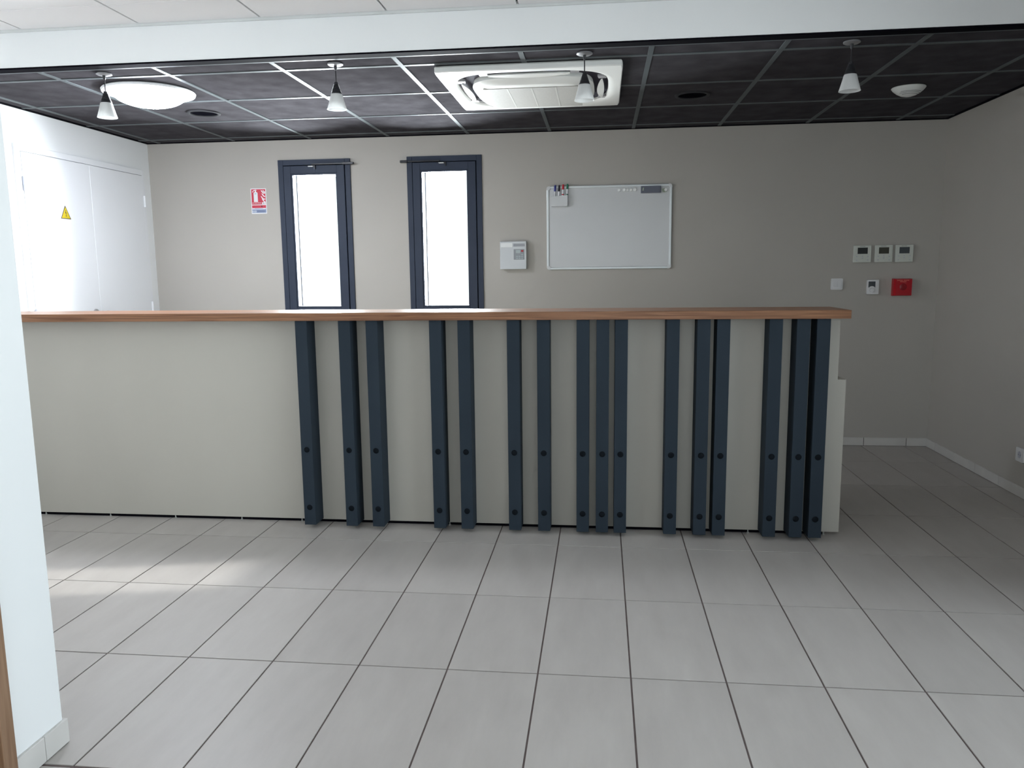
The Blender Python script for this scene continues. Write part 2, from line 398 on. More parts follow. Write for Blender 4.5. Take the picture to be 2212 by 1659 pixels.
# ------------------------------------------------------------------ black suspended ceiling
ceil_b = struct('ceiling', B(XL, XR, YB+0.06, YW, HB+0.055, HB+0.085), 'black_tile_board', 'black suspended ceiling with grey grid above the counter')
gx = [-2.878+0.6*k for k in range(-1, 9)]; gy = [2.1485+0.6*k for k in range(0, 4)]
cols = [XL] + gx + [XR]; rows = [1.985] + gy + [YW]
bt_cache = {}
for a, b in zip(cols, cols[1:]):
    for c, d in zip(rows, rows[1:]):
        key = (round(b-a, 3), round(d-c, 3))
        if key not in bt_cache:
            bm = B(0.003, b-a-0.003, 0.003, d-c-0.003, 0.003, 0.018); me = bpy.data.meshes.new('ceiling_tile'); bm.to_mesh(me); bm.free()
            me.materials.append(M['black_tile_board']); bt_cache[key] = me
        o = bpy.data.objects.new('ceiling_tile', bt_cache[key]); C.objects.link(o); o.parent = ceil_b; o.location = (a, c, HB)
for x in gx: obj('tee_bar', B(x-0.012, x+0.012, 1.985, YW-0.02, HB-0.001, HB+0.02), 'black_tee', ceil_b)
for y in gy: obj('tee_bar', B(XL+0.02, XR-0.02, y-0.012, y+0.012, HB-0.0005, HB+0.02), 'black_tee', ceil_b)
obj('tee_bar', B(XL, XR, 1.966, 1.990, HB-0.001, HB+0.02), 'black_tee', ceil_b)
struct('trim_1', B(XL, XR, YB, 1.966, HB-0.004, HB+0.004), 'black_trim', 'black edge strip under the white bulkhead')
struct('trim_2', boxes((XL, XR, YW-0.022, YW, HB-0.003, HB+0.02), (XL, XL+0.022, 1.966, YW-0.022, HB-0.003, HB+0.02), (XR-0.022, XR, 1.966, YW-0.022, HB-0.003, HB+0.02)), 'black_trim', 'black edge angle around the black ceiling')

# ------------------------------------------------------------------ white ceiling
ceil_w = struct('ceiling_white', boxes((XL, XR, YP1, YB, HW+0.02, HW+0.04), (XP, XR, YF, YP1, HW+0.02, HW+0.04)), 'ceiling_void', 'white tiled ceiling on the near side of the bulkhead')
wy = [YB-0.012]; k = 1.632
while k > YF: wy.append(k); k -= 0.6
wy.append(YF)
wc = {}
for a, b in zip(cols, cols[1:]):
    for d, c in zip(wy, wy[1:]):
        if c < YP1 and a < XP-0.1: continue
        key = (round(b-a, 3), round(d-c, 3))
        if key not in wc:
            bm = B(0.0050, b-a-0.0050, 0.0022, d-c-0.0022, 0.0, 0.016, bev=0.0012); me = bpy.data.meshes.new('ceiling_tile'); bm.to_mesh(me); bm.free()
            me.materials.append(M['white_tile_board']); wc[key] = me
        o = bpy.data.objects.new('ceiling_tile', wc[key]); C.objects.link(o); o.parent = ceil_w; o.location = (a, c, HW)
struct('trim_3', B(XL, XR, YB-0.012, YB, HW-0.011, HW+0.012), 'shadow_gap_grey', 'thin grey edge angle where the bulkhead meets the white ceiling')

# ------------------------------------------------------------------ windows
def window(name, wx, label, arm_dir):
    w = thing(name, (wx, YW, WZ0), label, None, None, 'structure')
    o0, o1 = wx-0.282, wx+0.282
    fr = boxes((o0, o0+0.040, 4.080, 4.20, WZ0, WZ1), (o1-0.040, o1, 4.080, 4.20, WZ0, WZ1), (o0+0.040, o1-0.040, 4.080, 4.20, WZ1-0.040, WZ1), (o0+0.040, o1-0.040, 4.080, 4.20, WZ0, WZ0+0.040), bev=0.0015)
    for a_, b_, c_, d_ in ((o0+0.040, o0+0.075, WZ0+0.04, WZ1-0.04), (o1-0.075, o1-0.040, WZ0+0.04, WZ1-0.04), (o0+0.075, o1-0.075, WZ1-0.075, WZ1-0.04), (o0+0.075, o1-0.075, WZ0+0.04, WZ0+0.075)):
        box(fr, a_, b_, 4.119, 4.20, c_, d_)
    obj('window_frame', fr, 'anthracite_alu', w)
    s0, s1, z0, z1 = wx-0.237, wx+0.237, WZ0+0.046, WZ1-0.046
    g0, g1, h0, h1 = wx-0.169, wx+0.169, 1.047, 2.035
    sa = boxes((s0, g0-0.012, 4.072, 4.118, z0, z1), (g1+0.012, s1, 4.072, 4.118, z0, z1), (g0-0.012, g1+0.012, 4.072, 4.118, h1+0.012, z1), (g0-0.012, g1+0.012, 4.072, 4.118, z0, h0-0.012), bev=0.0015)
    sash = obj('sash', sa, 'anthracite_alu', w)
    bd = boxes((g0-0.012, g0, 4.077, 4.12, h0-0.012, h1+0.012), (g1, g1+0.012, 4.077, 4.12, h0-0.012, h1+0.012), (g0, g1, 4.077, 4.12, h1, h1+0.012), (g0, g1, 4.077, 4.12, h0-0.012, h0), bev=0.001)
    obj('glazing_bead', bd, 'anthracite_alu', sash)
    obj('pane', B(g0-0.006, g1+0.006, 4.100, 4.106, h0-0.006, h1+0.006), 'thin_window_glass', sash)
    obj('glazing_reflection_line', B(g0+0.017, g0+0.024, 4.106, 4.111, h0, h1), 'anthracite_alu', sash)  # thin dark bar standing in for a line reflected in the glazing
    # restrictor arm across the head of the frame
    z = 2.110
    a0, a1 = (wx-0.008, wx+0.318) if arm_dir > 0 else (wx-0.325, wx-0.028)
    arm = obj('restrictor_arm', boxes((a0, a1, 4.052, 4.068, z-0.004, z+0.005), bev=0.001), 'black_plastic', w)
    e0, e1 = (a1-0.085, a1) if arm_dir > 0 else (a0, a0+0.055)
    obj('arm_slider', B(e0, e1, 4.046, 4.070, z-0.008, z+0.009, bev=0.002), 'black_plastic', arm)
    c0 = wx-0.035
    obj('catch', B(c0, c0+0.04, 4.048, 4.071, z-0.019, z-0.011, bev=0.002), 'pocket_plastic', w)
    obj('catch_tongue', prism([(c0+0.040, z-0.008), (c0+0.052, z-0.008), (c0+0.055, z-0.035), (c0+0.049, z-0.035)], 'y', 4.055, 4.071), 'black_plastic', w)
window('window_1', WIN_X[0], 'narrow dark framed window next to the fire extinguisher sign', 1)
window('window_2', WIN_X[1], 'narrow dark framed window between the other window and the alarm keypad', -1)

def glazing(name, along, fixed, a0, a1, z0, z1, label, n):
    w = thing(name, (fixed if along == 'y' else a0, a0 if along == 'y' else fixed, z0), label, None, None, 'structure')
    step = (a1-a0)/n; fb = bmesh.new()
    for k in range(n+1):
        p = a0+step*k; q0, q1 = max(a0, p-0.03), min(a1, p+0.03)
        (box(fb, fixed-0.02, fixed+0.04, q0, q1, z0, z1) if along == 'y' else box(fb, q0, q1, fixed-0.04, fixed+0.02, z0, z1))
    for za, zb in ((z0, z0+0.06), (z1-0.06, z1)):
        (box(fb, fixed-0.02, fixed+0.04, a0, a1, za, zb) if along == 'y' else box(fb, a0, a1, fixed-0.04, fixed+0.02, za, zb))
    obj('window_frame', fb, 'anthracite_alu', w)
    for k in range(n):
        p, q = a0+step*k+0.03, a0+step*(k+1)-0.03
        obj('pane', B(fixed+0.008, fixed+0.014, p, q, z0+0.06, z1-0.06) if along == 'y' else B(p, q, fixed-0.014, fixed-0.008, z0+0.06, z1-0.06), 'clear_glass', w)
glazing('window_3', 'y', XR, GY0, GY1, 0.10, GZ1, 'large glazed opening in the right wall beside the camera', 3)
glazing('window_4', 'x', YF, FX0, FX1, 0.12, GZ1, 'large glazed opening behind the camera', 3)

# ------------------------------------------------------------------ doors
d1 = thing('door_1', (XL, 3.332, 0), 'white double cupboard door with a yellow warning triangle', None, None, 'structure')
F0, F1, L0, L1, SE, LT = 2.654, 3.988, 2.700, 3.958, 3.333, 2.045
obj('door_frame', boxes((XL, XL+0.016, F0, L0-0.002, 0.0, 2.088), (XL, XL+0.016, L1+0.002, F1, 0.0, 2.088), (XL, XL+0.016, L0-0.002, L1+0.002, LT+0.003, 2.088), bev=0.002), 'white_lacquer', d1)
obj('rebate', B(XL+0.0002, XL+0.002, L0-0.002, L1+0.002, 0.0, LT+0.003), 'ceiling_void', d1)
for a, b, hy in ((L0+0.001, SE-0.001, L0), (SE+0.001, L1-0.001, L1)):
    lf = obj('door_leaf', B(XL+0.003, XL+0.019, a, b, 0.006, LT, bev=0.0015), 'white_lacquer', d1)
    for hz in (1.855, 1.055, 0.22):
        yy = hy-0.004 if hy == L0 else hy+0.003
        obj('hinge', lathe([(0, hz-0.042), (0.008, hz-0.042), (0.008, hz+0.042), (0, hz+0.042)], 12, XL+0.024, yy), 'hinge_grey' if hy == L0 else 'white_lacquer', lf, smooth=True)
    if hy == L0:
        kz, ky = 1.045, 3.272
        obj('rosette', lathe([(0, XL+0.030), (0.026, XL+0.028), (0.028, XL+0.019), (0, XL+0.019)], 24, ky, kz, 'x'), 'steel', lf, smooth=True)
        obj('handle', tube([(XL+0.024, ky, kz), (XL+0.060, ky, kz), (XL+0.072, ky+0.012, kz+0.002), (XL+0.074, ky+0.05, kz+0.006), (XL+0.070, ky+0.11, kz-0.002)], 0.009, 12), 'steel', lf, smooth=True)
# timber door frame and leaf at the left edge of the picture
d2 = thing('door_2', (XP, YP0-0.45, 0), 'brown wooden door frame at the left edge beside the white wall end', None, None, 'structure')
obj('door_frame', boxes((XP-0.11, XP+0.016, YP0-0.045, YP0-0.002, 0.0, 2.12), (XP-0.11, XP+0.016, DY0+0.002, DY0+0.045, 0.0, 2.12), (XP-0.11, XP+0.016, DY0+0.045, YP0-0.045, 2.075, 2.12), bev=0.002), 'door_frame_wood', d2)
lf = obj('door_leaf', B(XP-0.05, XP-0.008, DY0+0.048, YP0-0.048, 0.006, 2.072, bev=0.002), 'door_leaf_wood', d2)
obj('handle', tube([(XP-0.008, DY0+0.11, 1.03), (XP+0.045, DY0+0.11, 1.03), (XP+0.05, DY0+0.13, 1.03), (XP+0.05, DY0+0.23, 1.03)], 0.009, 10), 'steel', lf, smooth=True)
# entrance door in the left wall, hidden behind the wall end: glass strip shaped to cast the floor sun patch
d3 = thing('door_3', (XL, 0.92, 0), 'unseen white entrance door, its glass strip shaped for the floor sun patch', None, None, 'structure')
obj('door_frame', boxes((XL-0.08, XL+0.01, D3Y0, D3Y0+0.05, 0, D3H), (XL-0.08, XL+0.01, D3Y1-0.05, D3Y1, 0, D3H), (XL-0.08, XL+0.01, D3Y0+0.05, D3Y1-0.05, D3H-0.05, D3H), bev=0.002), 'white_lacquer', d3)
PY0, PY1 = 0.78, 1.09
Q0, Q1 = D3Y0+0.05, D3Y1-0.05
obj('door_leaf', boxes((XL-0.06, XL-0.01, Q0, Q1, 0.005, 0.13), (XL-0.06, XL-0.01, Q0, Q1, 2.03, D3H-0.05), (XL-0.06, XL-0.01, Q0, Q0+0.02, 0.13, 2.03), (XL-0.06, XL-0.01, Q1-0.02, Q1, 0.13, 2.03), (XL-0.06, XL-0.01, PY0-0.02, PY0, 0.13, 2.03), (XL-0.06, XL-0.01, PY1, PY1+0.02, 0.13, 2.03)), 'white_lacquer', d3)
obj('pane', B(XL-0.040, XL-0.034, PY0, PY1, 0.13, 2.03), 'clear_glass', d3)
for a_, b_ in ((Q0+0.02, PY0-0.02), (PY1+0.02, Q1-0.02)):
    obj('frosted_pane', B(XL-0.040, XL-0.034, a_, b_, 0.13, 2.03), 'frosted_shade_glass', d3)

# ------------------------------------------------------------------ reception counter
PY, SY, CT0, CT1 = 2.055, 1.945, 1.067, 1.106
cnt = thing('reception_counter', (-1.2, 2.1, 0), 'beige reception counter faced with dark vertical slats', 'counter')
obj('front_panel', prism([(XL+0.002, 0.017), (1.058, 0.017), (1.058, 0.770), (1.020, 0.770), (1.020, CT0), (XL+0.002, CT0)], 'y', PY, PY+0.022), 'panel_laminate', cnt)
obj('plinth', boxes((XL+0.002, 0.985, PY+0.012, PY+0.030, 0.0, 0.060)), 'black_trim', cnt)
obj('back_panel', prism([(XL+0.002, 0.77), (1.020, 0.77), (1.020, CT0), (XL+0.002, CT0)], 'y', PY+0.16, PY+0.18), 'panel_laminate', cnt)
obj('end_panel', boxes((1.000, 1.020, PY+0.022, PY+0.16, 0.77, CT0), (1.036, 1.058, PY+0.022, PY+0.70, 0.017, 0.740)), 'panel_laminate', cnt)
obj('desk_shelf', B(XL+0.002, 1.058, PY+0.022, PY+0.74, 0.740, 0.770, bev=0.002), 'panel_laminate', cnt)
for x in (-3.133, -2.754, -2.378, -2.003, -1.669, -0.874, 0.628, 0.99):
    obj('foot', lathe([(0, 0.0), (0.006, 0.0), (0.006, 0.003), (0.003, 0.005), (0.003, 0.018), (0, 0.018)], 10, x, PY+0.006), 'foot_white', cnt)
SL = [-1.588, -1.366, -1.226, -0.907, -0.766, -0.524, -0.378, -0.187, -0.092, -0.004, 0.238, 0.380, 0.471, 0.709, 0.833, 0.923]
SL = [x - (1.97-SY)/(1.97-CAM.y)*(x-CAM.x) for x in SL]      # read off a plane 25 mm further back
bm = B(-0.03, 0.03, SY, PY, 0.021, CT0, bev=0.0012); bmesh.ops.translate(bm, vec=(0, -SY, 0), verts=bm.verts)
sl_me = bpy.data.meshes.new('slat'); bm.to_mesh(sl_me); bm.free(); sl_me.materials.append(M['anthracite_lacquer'])
bm = lathe([(0, -0.0045), (0.008, -0.004), (0.0135, -0.0022), (0.0145, 0.0)], 20, 0, 0, 'y')
bc_me = bpy.data.meshes.new('bolt_cap'); bm.to_mesh(bc_me); bm.free(); bc_me.materials.append(M['anthracite_cap'])
for p in bc_me.polygons: p.use_smooth = True
for x in SL:
    s = bpy.data.objects.new('slat', sl_me); C.objects.link(s); s.parent = cnt; s.location = Vector((x, SY, 0)) - cnt.location
    for z in (0.415, 0.113):
        c = bpy.data.objects.new('bolt_cap', bc_me); C.objects.link(c); c.parent = s; c.location = (0, 0, z)
tag(obj('countertop', B(XL+0.002, 1.030, 1.930, 2.268, CT0, CT1, bev=0.0015), 'walnut_laminate', None, (-1.2, 2.1, CT0)), 'long narrow walnut coloured top lying on the reception counter', 'countertop')

# ------------------------------------------------------------------ pendant lamps
def pendant(x, label):
    y = 2.06
    t = thing('pendant_lamp', (x, y, 2.087), label, 'lamp', 'pendant lamps above the counter')
    obj('canopy', lathe([(0, HB+0.0), (0.037, HB+0.0), (0.037, HB-0.005), (0.030, HB-0.009), (0, HB-0.010)], 32, x, y), 'canopy_metal', t, smooth=True)
    obj('cord_grip', lathe([(0, HB-0.008), (0.008, HB-0.009), (0.007, HB-0.022), (0.004, HB-0.030), (0, HB-0.030)], 16, x, y), 'black_plastic', t, smooth=True)
    obj('cord', tube([(x, y, HB-0.025), (x+0.0004, y, HB-0.055), (x, y, 2.208)], 0.0026, 8), 'cord_black', t, smooth=True)
    prof = [(0, 2.214), (0.0085, 2.214), (0.0090, 2.206)]
    n = 8
    for k in range(n):
        z = 2.206 - 0.043*k/n; r = 0.0105 + 0.0145*k/n
        prof += [(r-0.001, z), (r+0.0016, z-0.0015), (r+0.0016, z-0.0034), (r-0.0012, z-0.0045)]
    prof += [(0.0265, 2.162), (0.0265, 2.158), (0, 2.158)]
    obj('lamp_cap', lathe(prof, 28, x, y), 'black_plastic', t, smooth=True)
    sh = [(0.020, 2.161), (0.0255, 2.160), (0.0285, 2.155), (0.0335, 2.135), (0.0405, 2.110), (0.0470, 2.0885), (0.0475, 2.087), (0.0455, 2.0870), (0.0385, 2.110), (0.0315, 2.135), (0.0265, 2.153), (0.020, 2.157)]
    obj('lamp_shade', lathe(sh, 40, x, y), 'frosted_shade_glass', t, smooth=True)
    obj('bulb', lathe([(0, 2.105), (0.010, 2.107), (0.014, 2.116), (0.013, 2.130), (0.009, 2.145), (0.009, 2.158), (0, 2.158)], 20, x, y), 'white_plastic', t, smooth=True)
pendant(-2.581, 'frosted glass pendant in front of the lit round ceiling light')
pendant(-1.384, 'frosted glass pendant between the lit round ceiling light and the air conditioner')
pendant(-0.184, 'frosted glass pendant hanging in front of the ceiling air conditioner')
pendant(1.011, 'frosted glass pendant hanging by itself near the small white ceiling dome')

# ------------------------------------------------------------------ round lit ceiling light
lx, ly = -2.578, 2.452
cl = thing('ceiling_light', (lx, ly, HB), 'large round lit ceiling light at the left, glowing white', 'ceiling light')
obj('rim', lathe([(0.180, HB-0.001), (0.236, HB-0.001), (0.240, HB-0.006), (0.236, HB-0.016), (0.198, HB-0.020), (0.184, HB-0.017)], 64, lx, ly), 'lamp_rim', cl, smooth=True)
df = [(0, HB-0.084)] + [(0.186*math.sin(a), HB-0.016-0.069*math.cos(a)) for a in [math.pi/2*k/12 for k in range(1, 13)]]
obj('diffuser', lathe(df, 64, lx, ly), 'lamp_diffuser', cl, smooth=True)

# ------------------------------------------------------------------ small white dome on the ceiling
dx, dy = 1.618, 3.05
dm = thing('smoke_detector', (dx, dy, HB), 'small white dome on the black ceiling at the right', 'smoke detector')
obj('base', lathe([(0, HB), (0.088, HB), (0.090, HB-0.003), (0.088, HB-0.007), (0, HB-0.007)], 48, dx, dy), 'detector_white', dm, smooth=True)
obj('dome', lathe([(0.088, HB-0.007), (0.080, HB-0.017), (0.062, HB-0.032), (0.040, HB-0.044), (0.018, HB-0.050), (0, HB-0.051)], 48, dx, dy), 'detector_white', dm, smooth=True)
for rr_, zz, w in ((0.058, HB-0.0355, 70), (0.047, HB-0.0418, 60), (0.066, HB-0.0300, 55)):
    pth = [(dx+rr_*math.cos(math.radians(a)), dy+rr_*math.sin(math.radians(a)), zz) for a in range(270-w, 271+w, 10)]
    obj('slot', tube(pth, 0.0014, 6), 'detector_slot', dm)

# ------------------------------------------------------------------ recessed round ceiling vents
def vent(x, y, label):
    v = thing('ceiling_speaker', (x, y, HB), label, 'speaker', 'round dark ceiling fittings')
    obj('ring', lathe([(0.082, HB+0.002), (0.083, HB-0.006), (0.090, HB-0.008), (0.100, HB-0.005), (0.101, HB+0.002)], 48, x, y), 'vent_ring', v, smooth=True)
    obj('recess_shade_disc', lathe([(0, HB+0.0005), (0.082, HB-0.0005)], 48, x, y), 'recess_shade_black', v)  # flat disc, black colour stands in for the shade inside the recess
vent(-2.582, 3.060, 'round black recessed ceiling fitting behind the lit ceiling light')
vent(0.420, 3.045, 'round black recessed ceiling fitting to the right of the air conditioner')

# ------------------------------------------------------------------ ceiling air conditioner
ax, ay = -0.465, 2.635
ac = thing('air_conditioner', (ax, ay, HB), 'square white cassette air conditioner set in the black ceiling', 'air conditioner')
def sup(r, k, n, e=3.6):
    a = 2*math.pi*k/n; c, s = math.cos(a), math.sin(a)
    q = (abs(c)**e + abs(s)**e)**(-1/e)
    return (r*q*c, r*q*s)
NQ = 96
def ring_plate(profile, n=NQ):
    bm = bmesh.new(); rings = []
    for f in profile: rings.append([bm.verts.new((ax+f(k)[0], ay+f(k)[1], f(k)[2])) for k in range(n)])
    for a, b in zip(rings, rings[1:]):
        for k in range(n): bm.faces.new((a[k], a[(k+1) % n], b[(k+1) % n], b[k]))
    bmesh.ops.recalc_face_normals(bm, faces=bm.faces)
    return bm, rings
sq = lambda r, z: (lambda k: (*sup(r, k, NQ, 60), z)); rq = lambda r, z: (lambda k: (*sup(r, k, NQ), z))
bm, _ = ring_plate([sq(0.458, HB-0.002), sq(0.463, HB-0.008), sq(0.463, HB-0.028), sq(0.459, HB-0.033), rq(0.428, HB-0.034), rq(0.406, HB-0.031), rq(0.396, HB-0.022), rq(0.394, HB-0.004)])
obj('border_panel', bm, 'ac_white', ac, smooth=True)
bm, rg = ring_plate([rq(0.396, HB-0.012), rq(0.305, HB-0.012)]); obj('outlet_slot', bm, 'ac_slot', ac)
bm, rg = ring_plate([rq(0.315, HB-0.004), rq(0.322, HB-0.037), rq(0.316, HB-0.043), rq(0.290, HB-0.062), rq(0.272, HB-0.066)])
bm.faces.new(rg[-1]); bmesh.ops.recalc_face_normals(bm, faces=bm.faces)
obj('centre_panel', bm, 'ac_white', ac, smooth=True)
gz = HB-0.0665
gr = obj('intake_grille', B(ax-0.252, ax+0.252, ay-0.225, ay+0.252, gz-0.002, gz+0.001), 'ac_mesh', ac)
for k in range(1, 4): obj('grille_rib', B(ax-0.25+0.125*k-0.004, ax-0.25+0.125*k+0.004, ay-0.225, ay+0.252, gz-0.0028, gz-0.001), 'ac_rib', gr)
for q in range(4):
    a = math.pi/2*q; bm = bmesh.new(); n = 16; rows_ = []
    for k in range(n+1):
        t = -1+2*k/n; u = 0.205*t; w = 1-abs(t)**2.2
        sec = [(0.366+0.008*w, -0.036), (0.358-0.022*w, -0.039-0.004*w), (0.358-0.020*w, -0.033-0.004*w), (0.365+0.007*w, -0.031)]
        rows_.append([bm.verts.new((ax+u*math.cos(a)+d*math.sin(a), ay+u*math.sin(a)-d*math.cos(a), HB+z)) for d, z in sec])
    for p, q_ in zip(rows_, rows_[1:]):
        for k in range(4): bm.faces.new((p[k], p[(k+1) % 4], q_[(k+1) % 4], q_[k]))
    bm.faces.new(rows_[0]); bm.faces.new(rows_[-1][::-1]); bmesh.ops.recalc_face_normals(bm, faces=bm.faces)
    obj('louvre', bm, 'ac_white', ac)
    for sgn in (-1, 1):
        c0 = [(sgn*0.207, 0.345), (sgn*0.250, 0.340), (sgn*0.250, 0.378), (sgn*0.207, 0.386)]
        obj('louvre_bracket', prism([(ax+u*math.cos(a)+d*math.sin(a), ay+u*math.sin(a)-d*math.cos(a)) for u, d in c0], 'z', HB-0.030, HB-0.020), 'ac_metal', ac)

# ------------------------------------------------------------------ whiteboard and what sits on it
bx0, bx1, bz0, bz1 = -0.503, 0.404, 1.305, 1.909
wbd = thing('whiteboard', ((bx0+bx1)/2, YW, bz0), 'whiteboard with grey metal frame on the back wall', 'whiteboard')
obj('writing_surface', B(bx0+0.012, bx1-0.012, YW-0.011, YW-0.001, bz0+0.012, bz1-0.012), 'board_enamel', wbd)
for p in ((bx0+0.018, bx1-0.018, bz1-0.018, bz1), (bx0+0.018, bx1-0.018, bz0, bz0+0.018), (bx0, bx0+0.018, bz0+0.018, bz1-0.018), (bx1-0.018, bx1, bz0+0.018, bz1-0.018)):
    obj('frame_rail', B(p[0], p[1], YW-0.018, YW, p[2], p[3], bev=0.004, seg=2), 'board_alu', wbd)
for cx, cz, sx, sz in ((bx0, bz0, 1, 1), (bx1, bz0, -1, 1), (bx0, bz1, 1, -1), (bx1, bz1, -1, -1)):
    pts = [(0.027, 0), (0.027, 0.020), (0.020, 0.027), (0, 0.027), (0, 0.018)] + [(0.018-0.018*math.cos(math.radians(a)), 0.018-0.018*math.sin(math.radians(a))) for a in (18, 36, 54, 72)] + [(0.018, 0)]
    obj('corner_cap', prism([(cx+sx*u, cz+sz*v) for u, v in pts], 'y', YW-0.0195, YW), 'pocket_plastic', wbd)
SF = YW-0.011
# marker pocket: open-topped box
hx0, hx1, hz0, hz1 = -0.466, -0.348, 1.763, 1.838
pk = thing('marker_holder', ((hx0+hx1)/2, SF, hz0), 'pale plastic pen pocket on the upper left of the whiteboard', 'pen holder')
y0, y1 = SF-0.034, SF
pb = boxes((hx0, hx1, y1-0.002, y1, hz0, hz1+0.008), (hx0, hx0+0.002, y0+0.002, y1-0.002, hz0, hz1-0.002), (hx1-0.002, hx1, y0+0.002, y1-0.002, hz0, hz1+0.004), (hx0, hx1, y0+0.002, y1-0.002, hz0, hz0+0.002))
obj('pocket', pb, 'pocket_plastic', pk)
obj('pocket_front', prism([(hx0, hz0), (hx1, hz0), (hx1, hz1+0.004), (hx0, hz1-0.006)], 'y', y0, y0+0.002), 'pocket_plastic', pk)
for nm, x, zt, zc, col in (('blue', -0.4405, 1.915, 1.872, 'marker_blue'), ('black', -0.4115, 1.915, 1.871, 'marker_black'), ('red', -0.3815, 1.919, 1.884, 'marker_red'), ('green', -0.3500, 1.922, 1.886, 'marker_green')):
    ym = SF-0.017; zb = hz0+0.003
    mk = thing('marker', (x, ym, zb), nm + ' capped board marker standing in the pen pocket', 'marker', 'board markers in the pen pocket')
    lean = 0.05 if nm in ('blue', 'black') else 0.035
    def leaned(bm):
        for v in bm.verts: v.co.x += (v.co.z-zc)*lean
        return bm
    obj('barrel', leaned(lathe([(0, zb), (0.0060, zb+0.001), (0.0070, zb+0.006), (0.0070, zc-0.002), (0, zc-0.002)], 18, x, ym)), 'sign_white', mk, smooth=True)
    obj('colour_band', leaned(lathe([(0.0071, 1.842), (0.0073, 1.842), (0.0073, 1.851), (0.0071, 1.851)], 18, x, ym)), col if nm in ('red', 'green') else 'sign_white', mk, smooth=True)
    obj('cap', leaned(lathe([(0, zc-0.001), (0.0078, zc-0.001), (0.0080, zc+0.004), (0.0072, zt-0.006), (0.0058, zt), (0, zt)], 18, x, ym)), col, mk, smooth=True)
er = thing('board_eraser', (0.251, SF, 1.846), 'dark grey eraser on the upper right of the whiteboard', 'eraser')
obj('body', B(0.181, 0.322, SF-0.026, SF-0.008, 1.846, 1.894, bev=0.003, seg=2), 'eraser_grey', er)
obj('felt', B(0.179, 0.324, SF-0.008, SF, 1.844, 1.895), 'grey_plastic', er)
obj('logo_mark', prism([(0.190, 1.861), (0.199, 1.861), (0.201, 1.884), (0.192, 1.880)], 'y', SF-0.0268, SF-0.0258), 'magnet_green', er)
WHERE = ('white round magnet on the whiteboard, first of five from the left', 'white round magnet on the whiteboard, second of five from the left', 'white round magnet on the whiteboard, middle one of five', 'white round magnet on the whiteboard, fourth of five from the left', 'white round magnet on the whiteboard, nearest the left end of the eraser')
for x, z, r, lb in ((0.025, 1.871, 0.0115, 0), (0.061, 1.872, 0.0115, 1), (0.084, 1.870, 0.0105, 2), (0.110, 1.870, 0.0105, 3), (0.138, 1.871, 0.0125, 4)):
    tag(obj('magnet', lathe([(0, SF-0.009), (r*0.8, SF-0.009), (r, SF-0.006), (r, SF), (0, SF)], 24, x, z, 'y'), 'magnet_white', None, (x, SF, z), smooth=True), WHERE[lb], 'magnet', 'magnets on the whiteboard')
mg = thing('magnet', (0.356, SF, 1.863), 'white round magnet with a green tab, right of the eraser', 'magnet', 'magnets on the whiteboard')
obj('disc', lathe([(0, SF-0.010), (0.010, SF-0.010), (0.012, SF-0.007), (0.012, SF), (0, SF)], 24, 0.358, 1.866, 'y'), 'magnet_white', mg, smooth=True)
obj('tab', prism([(0.328, 1.874), (0.352, 1.878), (0.366, 1.852), (0.344, 1.848), (0.334, 1.856)], 'y', SF-0.003, SF), 'magnet_green', mg)

# ------------------------------------------------------------------ alarm keypad
al = thing('alarm_keypad', (-0.75, YW, 1.311), 'pale square alarm panel with keypad, left of the whiteboard', 'alarm panel')
A0, A1, AZ0, AZ1, AD = -0.848, -0.652, 1.312, 1.516, 0.048
obj('body', B(A0, A1, YW-AD, YW, AZ0, AZ1, bev=0.004, seg=2), 'alarm_white', al)
yf = YW-AD
obj('cover_strip', B(A0+0.006, -0.755, yf-0.003, yf+0.001, 1.472, 1.505, bev=0.001), 'white_plastic', al)
obj('display_window', B(-0.748, -0.664, yf-0.002, yf+0.001, 1.478, 1.499, bev=0.0005), 'grey_plastic', al)
kp = obj('keypad', B(-0.746, -0.667, yf-0.0015, yf+0.001, 1.382, 1.458, bev=0.0005), 'alarm_recess', al)
obj('lcd', B(-0.730, -0.696, yf-0.003, yf-0.001, 1.429, 1.452), 'lcd_grey', kp)
obj('red_key', B(-0.691, -0.674, yf-0.0035, yf-0.001, 1.439, 1.451), 'red_plastic', kp)
for r_ in range(3):
    for c_ in range(3):
        if r_ == 0 and c_ < 2: continue
        x = -0.729 + 0.019*c_; z = 1.424 - 0.014*r_
        obj('key', B(x, x+0.016, yf-0.0035, yf-0.001, z-0.010, z, bev=0.0005), 'key_grey', kp)

# ------------------------------------------------------------------ wall controllers
def controller(x0, scr, label):
    x1, z0, z1, d = x0+0.120, 1.331, 1.451, 0.019
    t = thing('climate_controller', (x0+0.06, YW, z0), label, 'thermostat', 'air conditioning controllers')
    obj('body', B(x0, x1, YW-d, YW, z0, z1, bev=0.003, seg=2), 'cream_plastic', t)
    f = YW-d
    obj('screen', B(x0+0.026, x0+0.094, f-0.0008, f+0.001, z0+0.060, z0+0.104), scr, t)
    obj('name_print', boxes(*[(x0+0.040+0.006*k, x0+0.0445+0.006*k, f-0.0004, f+0.0005, z0+0.110, z0+0.1135) for k in range(6)]), 'ink_grey', t)
    for k, (bx_, bz_) in enumerate(((0.022, 0.042), (0.060, 0.044), (0.098, 0.042), (0.022, 0.016), (0.060, 0.030), (0.098, 0.016))):
        obj('button', B(x0+bx_-0.006, x0+bx_+0.006, f-0.0012, f+0.001, z0+bz_-0.004, z0+bz_+0.004, bev=0.0008), 'alarm_white', t)
        obj('button_mark', B(x0+bx_-0.0025, x0+bx_+0.0025, f-0.0016, f-0.0008, z0+bz_-0.001, z0+bz_+0.001), 'ink_grey', t)
